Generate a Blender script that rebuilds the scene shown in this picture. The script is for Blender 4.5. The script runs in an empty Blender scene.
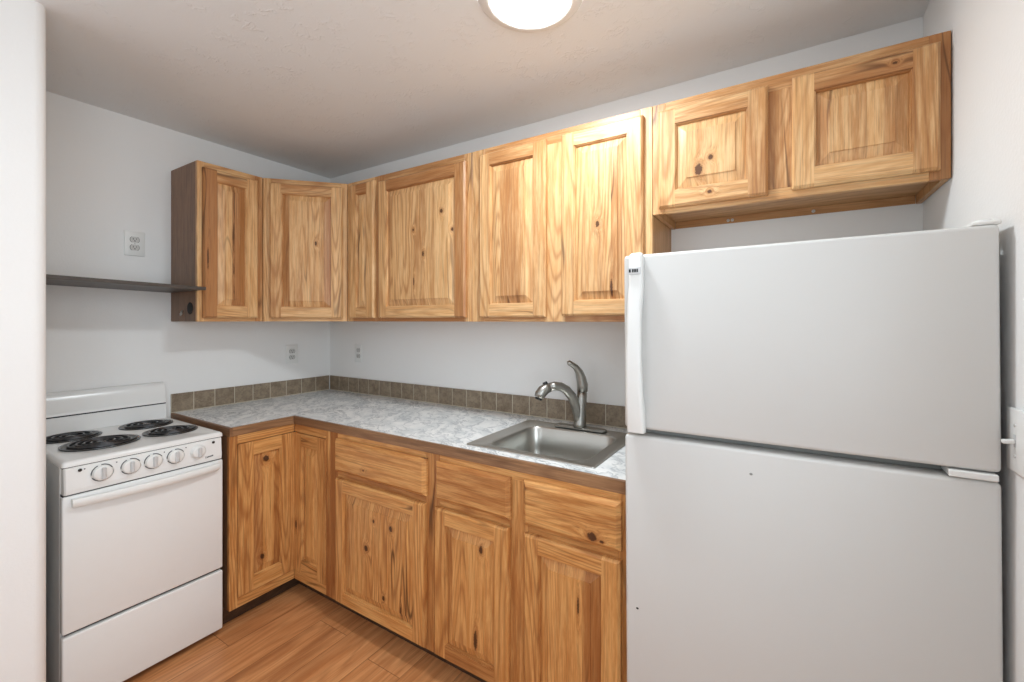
import bpy, bmesh, math, random
from mathutils import Vector, Matrix
S = bpy.context.scene
COL = S.collection
PI = math.pi

# ------------------------------------------------------------------ camera, world, exposure
cam = bpy.data.cameras.new('camera'); camo = bpy.data.objects.new('camera', cam); COL.objects.link(camo)
camo.location = (2.7928, -1.8914, 1.4021); camo.rotation_euler = (PI/2, 0, 0.5401)
cam.sensor_width = 36.0; cam.lens = 430.95/1024*36
cam.shift_x = -18.42/1024; cam.shift_y = -20.49/1024; cam.clip_start = 0.02
S.camera = camo
W = bpy.data.worlds.new('sky'); S.world = W; W.use_nodes = True
W.node_tree.nodes['Background'].inputs[0].default_value = (0.80, 0.88, 1.0, 1)
W.node_tree.nodes['Background'].inputs[1].default_value = 1.0
S.view_settings.view_transform = 'Standard'; S.view_settings.look = 'None'
S.view_settings.exposure = 0.25; S.view_settings.gamma = 1.0; S.view_settings.use_curve_mapping = False

LAMP = 88.0          # emission of the ceiling light's diffuser
FILL_REAR = 9.5           # added fill light, set at an invented window in the rear wall
FILL_SIDE = 24.0          # added fill light for the range side, at an invented right-wall window
for nm, en, loc, rot in (('rear_fill_light', FILL_REAR, (1.52, -4.28, 1.62), (PI/2+.75, 0, 0)), ('side_fill_light', FILL_SIDE, (3.27, -2.2, 1.55), (PI/2+.02, 0, PI/2))):
    ld = bpy.data.lights.new(nm, 'AREA'); ld.shape = 'RECTANGLE'; ld.size = 1.4; ld.size_y = 1.3
    ld.energy = en; ld.color = (0.81, 0.925, 1.0)
    lo = bpy.data.objects.new(nm, ld); COL.objects.link(lo); lo.location = loc; lo.rotation_euler = rot

# ------------------------------------------------------------------ material helpers
class NT:
    def __init__(s, name):
        s.m = bpy.data.materials.new(name); s.m.use_nodes = True
        s.t = s.m.node_tree; s.bsdf = s.t.nodes['Principled BSDF']
    def n(s, typ, **kw):
        nd = s.t.nodes.new(typ)
        for k, v in kw.items():
            if k == 'inp':
                for a, b in v.items():
                    if hasattr(b, 'is_linked') or isinstance(b, bpy.types.NodeSocket): s.t.links.new(b, nd.inputs[a])
                    else: nd.inputs[a].default_value = b
            else: setattr(nd, k, v)
        return nd
    def math(s, op, a, b=0.0, c=0.0, clamp=False):
        nd = s.n('ShaderNodeMath', operation=op, use_clamp=clamp)
        for i, x in enumerate((a, b, c)):
            if isinstance(x, bpy.types.NodeSocket): s.t.links.new(x, nd.inputs[i])
            else: nd.inputs[i].default_value = x
        return nd.outputs[0]
    def vmath(s, op, a, b=(0, 0, 0)):
        nd = s.n('ShaderNodeVectorMath', operation=op)
        for i, x in enumerate((a, b)):
            if isinstance(x, bpy.types.NodeSocket): s.t.links.new(x, nd.inputs[i])
            else: nd.inputs[i].default_value = x
        return nd.outputs['Value'] if op in ('LENGTH', 'DISTANCE', 'DOT_PRODUCT') else nd.outputs[0]
    def mix(s, f, a, b):
        nd = s.n('ShaderNodeMix', data_type='RGBA')
        for k, x in ((0, f), (6, a), (7, b)):
            if isinstance(x, bpy.types.NodeSocket): s.t.links.new(x, nd.inputs[k])
            else: nd.inputs[k].default_value = x
        return nd.outputs[2]
    def mixv(s, f, a, b):
        nd = s.n('ShaderNodeMix', data_type='VECTOR')
        for k, x in ((0, f), (4, a), (5, b)):
            if isinstance(x, bpy.types.NodeSocket): s.t.links.new(x, nd.inputs[k])
            else: nd.inputs[k].default_value = x
        return nd.outputs[1]
    def smooth(s, x, lo, hi):
        nd = s.n('ShaderNodeMapRange', interpolation_type='SMOOTHSTEP')
        s.t.links.new(x, nd.inputs[0]); nd.inputs[1].default_value = lo; nd.inputs[2].default_value = hi
        return nd.outputs[0]
    def noise(s, vec, scale, detail=2.0, rough=0.5, col=False):
        nd = s.n('ShaderNodeTexNoise'); s.t.links.new(vec, nd.inputs['Vector'])
        nd.inputs['Scale'].default_value = scale; nd.inputs['Detail'].default_value = detail; nd.inputs['Roughness'].default_value = rough
        return nd.outputs['Color' if col else 'Fac']
    def out(s, name, x):
        if isinstance(x, bpy.types.NodeSocket): s.t.links.new(x, s.bsdf.inputs[name])
        else: s.bsdf.inputs[name].default_value = x
    def bump(s, h, strength, dist):
        nd = s.n('ShaderNodeBump'); nd.inputs['Strength'].default_value = strength; nd.inputs['Distance'].default_value = dist
        s.t.links.new(h, nd.inputs['Height']); s.t.links.new(nd.outputs[0], s.bsdf.inputs['Normal'])
    def obj(s): return s.n('ShaderNodeTexCoord').outputs['Object']

def srgb(r, g, b):
    f = lambda c: (c/255/12.92) if c <= 10 else ((c/255+0.055)/1.055)**2.4
    return (f(r), f(g), f(b), 1)

def plain(name, col, rough=0.5, metal=0.0, spec=0.5, vary=0.03, scale=30.0, bump=0.0, bscale=200.0, coat=0.0):
    m = NT(name); o = m.obj()
    n = m.noise(o, scale, 3)
    dk = tuple(c*(1-vary) for c in col[:3])+(1,); lt = tuple(min(1, c*(1+vary)) for c in col[:3])+(1,)
    m.out('Base Color', m.mix(n, dk, lt)); m.out('Roughness', rough); m.out('Metallic', metal)
    m.out('Specular IOR Level', spec); m.out('Coat Weight', coat)
    if bump: m.bump(m.noise(o, bscale, 2), bump, 0.001)
    return m.m

def make_wood(name, sap, mid, heart, dark, vein):
    m = NT(name); p0 = m.obj()
    at = lambda nm: m.n('ShaderNodeAttribute', attribute_name=nm, attribute_type='GEOMETRY').outputs['Fac']
    seed, axis, tint = at('seed'), at('axis'), at('tint')
    sp = m.n('ShaderNodeSeparateXYZ'); m.t.links.new(p0, sp.inputs[0])
    sw = m.n('ShaderNodeCombineXYZ', inp={0: sp.outputs[2], 1: sp.outputs[1], 2: sp.outputs[0]}).outputs[0]
    p = m.mixv(axis, p0, sw)
    # knots kept per object: (x, z, radius, stretch)
    knot_d = None; knot_core = None
    for i in range(1, 6):
        a = m.n('ShaderNodeAttribute', attribute_name='k%d' % i, attribute_type='OBJECT')
        ks = m.n('ShaderNodeSeparateXYZ'); m.t.links.new(a.outputs['Vector'], ks.inputs[0])
        dx = m.math('SUBTRACT', sp.outputs[0], ks.outputs[0])
        dz = m.math('DIVIDE', m.math('SUBTRACT', sp.outputs[2], ks.outputs[1]), m.math('MAXIMUM', a.outputs['Alpha'], 0.3))
        d = m.math('SQRT', m.math('ADD', m.math('MULTIPLY', dx, dx), m.math('MULTIPLY', dz, dz)))
        r = m.math('MAXIMUM', ks.outputs[2], 0.00001)
        q = m.math('DIVIDE', d, r)
        knot_d = q if knot_d is None else m.math('MINIMUM', knot_d, q)
    off = m.n('ShaderNodeCombineXYZ', inp={0: m.math('MULTIPLY', seed, 3.17), 1: m.math('MULTIPLY', seed, 1.31), 2: m.math('MULTIPLY', seed, 7.73)}).outputs[0]
    ps = m.vmath('ADD', m.vmath('MULTIPLY', p, (1.0, 0.25, 1.0)), off)
    halo = m.math('DIVIDE', 1.0, m.math('ADD', 1.0, m.math('MULTIPLY', knot_d, knot_d)))     # 1 at a knot
    halo = m.math('MULTIPLY', halo, 0.055)
    hv = m.n('ShaderNodeCombineXYZ', inp={0: halo, 1: halo, 2: 0.0}).outputs[0]
    ps = m.vmath('ADD', ps, hv)
    q1 = m.vmath('MULTIPLY', ps, (1.0, 1.0, 0.085))
    wob = m.noise(m.vmath('MULTIPLY', ps, (1, 1, 0.3)), 14, 2, 0.5, col=True)
    wv = m.n('ShaderNodeVectorMath', operation='MULTIPLY_ADD'); m.t.links.new(wob, wv.inputs[0]); wv.inputs[1].default_value = (0.008, 0.008, 0.0); m.t.links.new(q1, wv.inputs[2])
    q = wv.outputs[0]
    base = m.noise(q, 7.0, 1.0, 0.4)
    ring = m.math('MULTIPLY_ADD', m.math('SINE', m.math('MULTIPLY', base, 150.0)), 0.5, 0.5)
    ring = m.math('MULTIPLY', m.math('POWER', ring, 3.0), m.smooth(m.noise(q, 3.0, 1.0), 0.35, 0.6))
    fibre = m.noise(m.vmath('MULTIPLY', ps, (1, 1, 0.02)), 260, 3, 0.6)
    band = m.noise(q, 62.0, 4.0, 0.68)
    hw = m.noise(q, 4.2, 1.5, 0.5)
    hmask = m.smooth(m.math('MULTIPLY_ADD', band, 0.25, m.math('MULTIPLY_ADD', tint, 0.17, hw)), 0.58, 0.82)
    c = m.mix(m.smooth(band, 0.34, 0.66), sap, mid)
    c = m.mix(m.math('MULTIPLY', hmask, 0.85), c, heart)
    c = m.mix(m.math('MULTIPLY', ring, 0.60), c, heart)
    # dark mineral veins
    vn = m.noise(q, 9.0, 2.0, 0.55)
    va = m.math('ABSOLUTE', m.math('SUBTRACT', vn, 0.5))
    vm = m.smooth(va, 0.016, 0.0)
    vz = m.smooth(m.noise(m.vmath('MULTIPLY', ps, (1, 1, 0.35)), 5.0, 1.0), 0.50, 0.68)
    c = m.mix(m.math('MULTIPLY', m.math('MULTIPLY', vm, vz), vein), c, dark)
    # very dark boards (tint > 0.9): ash-brown streaks
    st = m.math('MULTIPLY', m.smooth(tint, 0.8, 1.6), m.smooth(band, 0.40, 0.52))
    c = m.mix(m.math('MULTIPLY', st, 0.85), c, dark)
    c = m.mix(m.math('MULTIPLY', m.smooth(fibre, 0.45, 0.70), 0.30), c, dark)
    kn = m.noise(p0, 160, 2)
    kd = m.math('MULTIPLY_ADD', m.math('SUBTRACT', kn, 0.5), 0.9, knot_d)
    c = m.mix(m.math('MULTIPLY', m.smooth(kd, 2.6, 0.9), 0.55), c, heart)
    c = m.mix(m.math('MULTIPLY', m.smooth(kd, 1.15, 0.75), 0.92), c, dark)
    m.out('Base Color', c); m.out('Roughness', m.math('MULTIPLY_ADD', fibre, 0.2, 0.30)); m.out('Specular IOR Level', 0.42)
    m.bump(fibre, 0.12, 0.0006)
    return m.m

WOOD = make_wood('hickory', srgb(232, 190, 138), srgb(214, 162, 106), srgb(170, 112, 64), srgb(82, 48, 28), 0.75)
WOODB = make_wood('hickory_amber', srgb(224, 168, 104), srgb(202, 138, 76), srgb(154, 92, 46), srgb(68, 38, 22), 0.8)
TRIMW = make_wood('edge_trim_wood', srgb(166, 126, 90), srgb(146, 108, 76), srgb(120, 84, 58), srgb(70, 44, 30), 0.4)
SIDEW = make_wood('dark_veneer', srgb(140, 102, 72), srgb(126, 90, 62), srgb(102, 71, 49), srgb(72, 48, 34), 0.2)
TANW = make_wood('tan_veneer', srgb(206, 160, 112), srgb(194, 146, 98), srgb(176, 126, 80), srgb(120, 80, 50), 0.2)
TOEW = make_wood('toe_kick_wood', srgb(84, 62, 46), srgb(72, 52, 38), srgb(58, 40, 30), srgb(36, 25, 20), 0.2)

def make_wall(name, col, sc, strength, dist):
    m = NT(name); o = m.obj()
    m.out('Base Color', m.mix(m.noise(o, 1.3, 2), tuple(c*0.975 for c in col[:3])+(1,), col)); m.out('Roughness', 0.72); m.out('Specular IOR Level', 0.25)
    h = m.math('ADD', m.smooth(m.noise(o, sc, 2), 0.35, 0.70), m.math('MULTIPLY', m.noise(o, sc*2.6, 1), 0.35))
    m.bump(h, strength, dist); return m.m
WALL = make_wall('white_orange_peel_paint', srgb(243, 242, 240), 120.0, 0.14, 0.0012)
def make_ceiling():
    m = NT('knockdown_ceiling_paint'); o = m.obj()
    m.out('Base Color', m.mix(m.noise(o, 2.0, 2), srgb(236, 237, 237), srgb(241, 242, 242))); m.out('Roughness', 0.85); m.out('Specular IOR Level', 0.15)
    w = m.noise(o, 9, 3, 0.6)
    ridge = m.smooth(m.math('ABSOLUTE', m.math('SUBTRACT', m.noise(o, 17, 3, 0.6), 0.5)), 0.05, 0.0)
    h = m.math('ADD', m.math('MULTIPLY', ridge, m.smooth(w, 0.48, 0.62)), m.math('MULTIPLY', m.noise(o, 120, 2), 0.25))
    m.bump(h, 0.45, 0.003); return m.m
CEIL = make_ceiling()

def make_floor():
    m = NT('laminate_planks'); o = m.obj()
    sp = m.n('ShaderNodeSeparateXYZ'); m.t.links.new(o, sp.inputs[0])
    u = m.math('DIVIDE', m.math('ADD', sp.outputs[0], 0.035), 0.19)
    col_i = m.math('FLOOR', u); fx = m.math('FRACT', u)
    wn = m.n('ShaderNodeTexWhiteNoise', noise_dimensions='1D'); m.t.links.new(col_i, wn.inputs['W'])
    v = m.math('ADD', m.math('DIVIDE', sp.outputs[1], 1.22), wn.outputs['Value']); row = m.math('FLOOR', v); fy = m.math('FRACT', v)
    w2 = m.n('ShaderNodeTexWhiteNoise', noise_dimensions='2D')
    m.t.links.new(m.n('ShaderNodeCombineXYZ', inp={0: col_i, 1: row, 2: 0.0}).outputs[0], w2.inputs['Vector'])
    rnd = w2.outputs['Value']
    off = m.n('ShaderNodeCombineXYZ', inp={0: m.math('MULTIPLY', rnd, 13.0), 1: m.math('MULTIPLY', rnd, 31.0), 2: 0.0}).outputs[0]
    ps = m.vmath('ADD', o, off)
    q = m.vmath('MULTIPLY', ps, (1.0, 0.10, 1.0))
    wob = m.noise(m.vmath('MULTIPLY', ps, (1, 0.35, 1)), 10, 2, 0.5, col=True)
    wv = m.n('ShaderNodeVectorMath', operation='MULTIPLY_ADD'); m.t.links.new(wob, wv.inputs[0]); wv.inputs[1].default_value = (0.02, 0.02, 0.0); m.t.links.new(q, wv.inputs[2])
    qq = wv.outputs[0]
    b = m.noise(qq, 9, 1.5); ring = m.math('POWER', m.math('MULTIPLY_ADD', m.math('SINE', m.math('MULTIPLY', b, 70.0)), 0.5, 0.5), 2.0)
    band = m.noise(qq, 30, 3, 0.6)
    fib = m.noise(m.vmath('MULTIPLY', ps, (1, 0.02, 1)), 220, 2)
    c = m.mix(m.smooth(band, 0.3, 0.7), srgb(222, 160, 106), srgb(196, 130, 80))
    c = m.mix(m.math('MULTIPLY', ring, 0.30), c, srgb(146, 90, 52))
    dk = m.smooth(m.noise(qq, 5.5, 2.5, 0.6), 0.56, 0.70)
    c = m.mix(m.math('MULTIPLY', dk, 0.65), c, srgb(124, 72, 42))
    c = m.mix(m.math('MULTIPLY', m.smooth(fib, 0.45, 0.75), 0.2), c, srgb(100, 58, 36))
    c = m.mix(m.math('MULTIPLY', rnd, 0.22), c, srgb(172, 106, 62))
    ed = m.math('MINIMUM', m.math('MULTIPLY', m.math('MINIMUM', fx, m.math('SUBTRACT', 1.0, fx)), 0.19), m.math('MULTIPLY', m.math('MINIMUM', fy, m.math('SUBTRACT', 1.0, fy)), 1.22))
    c = m.mix(m.math('MULTIPLY', m.smooth(ed, 0.0022, 0.0004), 0.6), c, srgb(80, 46, 28))
    m.out('Base Color', c); m.out('Roughness', 0.34); m.out('Specular IOR Level', 0.4)
    m.bump(m.smooth(ed, 0.0004, 0.002), 0.2, 0.0008); return m.m
FLOOR = make_floor()

def make_marble():
    m = NT('marble_laminate'); o = m.obj()
    w = m.noise(o, 5.0, 3, 0.6, col=True)
    wv = m.n('ShaderNodeVectorMath', operation='MULTIPLY_ADD'); m.t.links.new(w, wv.inputs[0]); wv.inputs[1].default_value = (0.22, 0.22, 0.22); m.t.links.new(o, wv.inputs[2])
    rot = m.n('ShaderNodeVectorRotate', rotation_type='Z_AXIS'); m.t.links.new(wv.outputs[0], rot.inputs['Vector']); rot.inputs['Angle'].default_value = 0.7
    q = m.vmath('MULTIPLY', rot.outputs[0], (1.0, 2.4, 1.0))
    def vein(sc, wd): return m.smooth(m.math('ABSOLUTE', m.math('SUBTRACT', m.noise(q, sc, 4, 0.6), 0.5)), wd, 0.0)
    cloud = m.smooth(m.noise(q, 6.5, 5, 0.66), 0.36, 0.66)
    c = m.mix(cloud, srgb(243, 244, 243), srgb(214, 218, 219))
    c = m.mix(m.math('MULTIPLY', vein(6.0, 0.045), 0.55), c, srgb(150, 157, 164))
    c = m.mix(m.math('MULTIPLY', m.math('MULTIPLY', vein(11.0, 0.03), m.smooth(m.noise(o, 6, 2), 0.45, 0.65)), 0.75), c, srgb(112, 118, 124))
    m.out('Base Color', c); m.out('Roughness', 0.34); m.out('Specular IOR Level', 0.45); return m.m
MARBLE = make_marble()

def make_slate():
    m = NT('brown_slate_tile'); o = m.obj()
    sd = m.n('ShaderNodeAttribute', attribute_name='seed', attribute_type='GEOMETRY').outputs['Fac']
    off = m.n('ShaderNodeCombineXYZ', inp={0: sd, 1: sd, 2: sd}).outputs[0]
    p = m.vmath('ADD', o, off)
    a = m.smooth(m.noise(p, 26, 5, 0.65), 0.30, 0.70); b = m.noise(p, 90, 3, 0.6)
    c = m.mix(a, srgb(124, 108, 90), srgb(160, 144, 122))
    c = m.mix(m.math('MULTIPLY', m.smooth(b, 0.5, 0.7), 0.45), c, srgb(98, 82, 66))
    c = m.mix(m.math('MULTIPLY', m.math('FRACT', m.math('MULTIPLY', sd, 3.7)), 0.25), c, srgb(116, 98, 78))
    m.out('Base Color', c); m.out('Roughness', 0.5); m.bump(m.math('ADD', a, b), 0.25, 0.001); return m.m
SLATE = make_slate()
GROUT = plain('cream_grout', srgb(206, 196, 178), 0.8, bump=0.2)
ENAMEL = plain('white_enamel', srgb(238, 238, 236), 0.22, vary=0.01)
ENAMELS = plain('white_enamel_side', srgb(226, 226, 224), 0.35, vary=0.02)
FRIDGE = plain('white_pebbled_enamel', srgb(214, 213, 210), 0.42, vary=0.012, scale=4, bump=0.10, bscale=420)
WPLAST = plain('white_plastic', srgb(235, 235, 232), 0.35, vary=0.01)
GASKET = plain('grey_gasket', srgb(150, 150, 146), 0.6)
BLACK = plain('black_enamel', srgb(16, 16, 17), 0.32, vary=0.1)
COIL = plain('black_coil_steel', srgb(84, 84, 86), 0.32, metal=0.9, vary=0.2)
DARKG = plain('dark_gap', srgb(38, 38, 38), 0.6)
PAN = plain('chrome_pan', srgb(120, 120, 120), 0.22, metal=0.9)
CHROMET = plain('chrome_ring', srgb(190, 190, 190), 0.2, metal=1.0)
KGREY = plain('knob_grey', srgb(206, 206, 206), 0.4)
KNOBRING = plain('knob_skirt_ring', srgb(90, 90, 92), 0.4)
SHELFM = make_wood('weathered_shelf', srgb(92, 84, 78), srgb(80, 72, 66), srgb(68, 60, 54), srgb(44, 38, 34), 0.4)
RECEP = plain('receptacle_grey', srgb(206, 204, 200), 0.4)
SLOT = plain('slot_dark', srgb(60, 58, 56), 0.6)
SCREW = plain('screw_paint', srgb(200, 198, 194), 0.4)
CAULK = plain('white_caulk', srgb(215, 212, 206), 0.6)
RUBBER = plain('black_rubber', srgb(22, 22, 22), 0.7)

def make_steel(name, rough, axis, col=srgb(178, 176, 170)):
    m = NT(name); o = m.obj()
    s = m.noise(m.vmath('MULTIPLY', o, axis), 420, 2)
    m.out('Base Color', m.mix(s, tuple(c*0.9 for c in col[:3])+(1,), col)); m.out('Metallic', 1.0)
    m.out('Roughness', m.math('MULTIPLY_ADD', s, 0.14, rough)); return m.m
STEEL = make_steel('brushed_stainless', 0.26, (0.03, 1, 1), srgb(196, 194, 188))
NICKEL = make_steel('brushed_nickel', 0.30, (1, 1, 0.2), srgb(168, 166, 160))
mm = NT('lamp_diffuser'); mm.out('Base Color', (1, 1, 1, 1)); mm.out('Emission Color', (0.87, 0.95, 1.0, 1)); mm.out('Emission Strength', LAMP); GLOW = mm.m

# ------------------------------------------------------------------ mesh helpers
class MB:
    def __init__(s):
        s.bm = bmesh.new()
        L = s.bm.faces.layers.float
        s.sd, s.ax, s.ti = L.new('seed'), L.new('axis'), L.new('tint')
    def setf(s, faces, seed=0.0, axis=0.0, tint=0.0, mat=0, smooth=False):
        for f in faces: f[s.sd] = seed; f[s.ax] = axis; f[s.ti] = tint; f.material_index = mat; f.smooth = smooth
    def quad(s, pts, **k):
        f = s.bm.faces.new([s.bm.verts.new(p) for p in pts]); s.setf([f], **k); return f
    def box(s, x0, x1, y0, y1, z0, z1, bevel=0.0, seg=1, rot=None, **k):
        old = set(s.bm.faces)
        r = bmesh.ops.create_cube(s.bm, size=1.0); vs = r['verts']
        for v in vs: v.co = Vector(((x0+x1)/2+v.co.x*(x1-x0), (y0+y1)/2+v.co.y*(y1-y0), (z0+z1)/2+v.co.z*(z1-z0)))
        if bevel:
            es = list({e for v in vs for e in v.link_edges})
            bmesh.ops.bevel(s.bm, geom=es, offset=bevel, segments=seg, profile=0.5, affect='EDGES', clamp_overlap=True)
        new = [f for f in s.bm.faces if f not in old]
        if rot: bmesh.ops.transform(s.bm, matrix=rot, verts=list({v for f in new for v in f.verts}))
        k.setdefault('smooth', seg > 1)
        s.setf(new, **k); return new
    def loops(s, loops, close_ring=True, cap0=False, cap1=False, **k):
        rows = [[s.bm.verts.new(p) for p in lp] for lp in loops]; fs = []
        for a, b in zip(rows, rows[1:]):
            n = len(a)
            for i in range(n if close_ring else n-1):
                j = (i+1) % n
                fs.append(s.bm.faces.new((a[i], a[j], b[j], b[i])))
        if cap0: fs.append(s.bm.faces.new(rows[0][::-1]))
        if cap1: fs.append(s.bm.faces.new(rows[-1]))
        s.setf(fs, **k); return fs
    def lathe(s, prof, seg=32, M=Matrix(), cap0=False, cap1=False, **k):
        lp = [[M @ Vector((r*math.cos(2*PI*i/seg), r*math.sin(2*PI*i/seg), z)) for i in range(seg)] for r, z in prof]
        k.setdefault('smooth', True)
        return s.loops(lp, cap0=cap0, cap1=cap1, **k)
    def tube(s, pts, rad, seg=10, sx=1.0, cap=True, up=Vector((0, 0, 1)), **k):
        pts = [Vector(p) for p in pts]; lps = []
        if not hasattr(rad, '__len__'): rad = [rad]*len(pts)
        for i, p in enumerate(pts):
            t = (pts[min(i+1, len(pts)-1)]-pts[max(i-1, 0)]).normalized()
            a = t.cross(up)
            if a.length < 1e-4: a = t.cross(Vector((0, 1, 0)))
            a.normalize(); b = a.cross(t)
            lps.append([p+(a*math.cos(2*PI*j/seg)*sx+b*math.sin(2*PI*j/seg))*rad[i] for j in range(seg)])
        k.setdefault('smooth', True)
        return s.loops(lps, cap0=cap, cap1=cap, **k)
    def build(s, name, mat, parent=None, loc=None, rotz=0, weld=True, sharp=None):
        if weld: bmesh.ops.remove_doubles(s.bm, verts=s.bm.verts, dist=1e-6)
        bmesh.ops.recalc_face_normals(s.bm, faces=s.bm.faces)
        me = bpy.data.meshes.new(name); s.bm.to_mesh(me); s.bm.free()
        for m in (mat if isinstance(mat, (list, tuple)) else [mat]): me.materials.append(m)
        if sharp is not None: me.set_sharp_from_angle(angle=math.radians(sharp))
        o = bpy.data.objects.new(name, me); COL.objects.link(o)
        if parent: o.parent = parent
        if loc: o.location = loc
        o.rotation_euler = (0, 0, rotz)
        return o

def tag(o, label, cat, group=None):
    o['label'] = label; o['category'] = cat
    if group: o['group'] = group
    return o
def thing(name, label, cat, loc=(0, 0, 0), rotz=0, group=None):
    o = bpy.data.objects.new(name, None); COL.objects.link(o); o.empty_display_size = 0.1
    o.location = loc; o.rotation_euler = (0, 0, rotz); return tag(o, label, cat, group)
def struct(o): o['kind'] = 'structure'; return o
RNG = random.Random(11)
def rs(): return RNG.uniform(0, 20)

def rrect(x0, x1, y0, y1, r, z, n=8):
    pts = []
    for cx, cy, a0 in ((x1-r, y1-r, 0), (x0+r, y1-r, 90), (x0+r, y0+r, 180), (x1-r, y0+r, 270)):
        for i in range(n+1):
            a = math.radians(a0+90*i/n); pts.append((cx+r*math.cos(a), cy+r*math.sin(a), z))
    return pts

# ------------------------------------------------------------------ the room
H = 2.4086; WX = 3.174; PX = 0.758; PY = -1.501; YR = -4.2
def slab(name, mat, b):
    m = MB(); m.box(*b); return struct(m.build(name, mat))
slab('floor', FLOOR, (-0.1, WX+0.1, YR-0.1, 0.1, -0.06, 0.0))
slab('ceiling', CEIL, (-0.1, WX+0.1, YR-0.1, 0.1, H, H+0.08))
slab('wall_left', WALL, (-0.1, 0.0, PY, 0.1, 0.0, H))
slab('wall_back', WALL, (0.0, WX, 0.0, 0.1, 0.0, H))
m = MB(); vy0, vy1, vz0, vz1 = -2.95, -1.45, 0.9, 2.2     # right wall, with an opening added behind the camera for the side fill
m.box(WX, WX+.1, vy1, 0.1, 0, H); m.box(WX, WX+.1, YR-0.1, vy0, 0, H); m.box(WX, WX+.1, vy0, vy1, 0, vz0); m.box(WX, WX+.1, vy0, vy1, vz1, H)
struct(m.build('wall_right', WALL))
# the wall left of the range, its outer corner rounded (bullnose)
m = MB(); R0 = 0.032
lp = [(-0.1, PY), (PX-R0, PY)]
for i in range(1, 8):
    a = PI/2-PI/2*i/8; lp.append((PX-R0+R0*math.cos(a), PY-R0+R0*math.sin(a)))
lp += [(PX, PY-R0), (PX, YR), (-0.1, YR)]
m.loops([[(x, y, 0) for x, y in lp], [(x, y, H) for x, y in lp]], cap0=True, cap1=True)
struct(m.build('wall_near_left', WALL))
# rear wall behind the camera with an opening added for the rear fill
m = MB(); wx0, wx1, wz0, wz1 = 0.80, 2.25, 0.95, 2.3
m.box(PX, wx0, YR-0.1, YR, 0, H); m.box(wx1, WX, YR-0.1, YR, 0, H); m.box(wx0, wx1, YR-0.1, YR, 0, wz0); m.box(wx0, wx1, YR-0.1, YR, wz1, H)
struct(m.build('wall_rear', WALL))
m = MB()
for b in ((wx0, wx0+0.05, wz0, wz1), (wx1-0.05, wx1, wz0, wz1), (wx0+0.05, wx1-0.05, wz0, wz0+0.05), (wx0+0.05, wx1-0.05, wz1-0.05, wz1), (1.505, 1.545, wz0+0.05, wz1-0.05)):
    m.box(b[0], b[1], YR-0.07, YR-0.02, b[2], b[3], bevel=0.004)
struct(m.build('added_window_1', WPLAST))  # unseen window frame, added around the rear fill light
m = MB()
for b in ((vy0, vy0+0.05, vz0, vz1), (vy1-0.05, vy1, vz0, vz1), (vy0+0.05, vy1-0.05, vz0, vz0+0.05), (vy0+0.05, vy1-0.05, vz1-0.05, vz1), (-2.22, -2.18, vz0+.05, vz1-.05)):
    m.box(WX+.02, WX+.07, b[0], b[1], b[2], b[3], bevel=0.004)
struct(m.build('added_window_2', WPLAST))  # unseen frame of the window added for the side fill

# ------------------------------------------------------------------ cabinet parts
BV = 0.0012
def frame(parent, mat, boards, y0, y1, name='face_frame'):
    m = MB()
    for (x0, x1, z0, z1, ax, ti) in boards: m.box(x0, x1, y0, y1, z0, z1, bevel=BV, seed=rs(), axis=ax, tint=ti)
    return m.build(name, mat, parent, weld=False)

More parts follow.
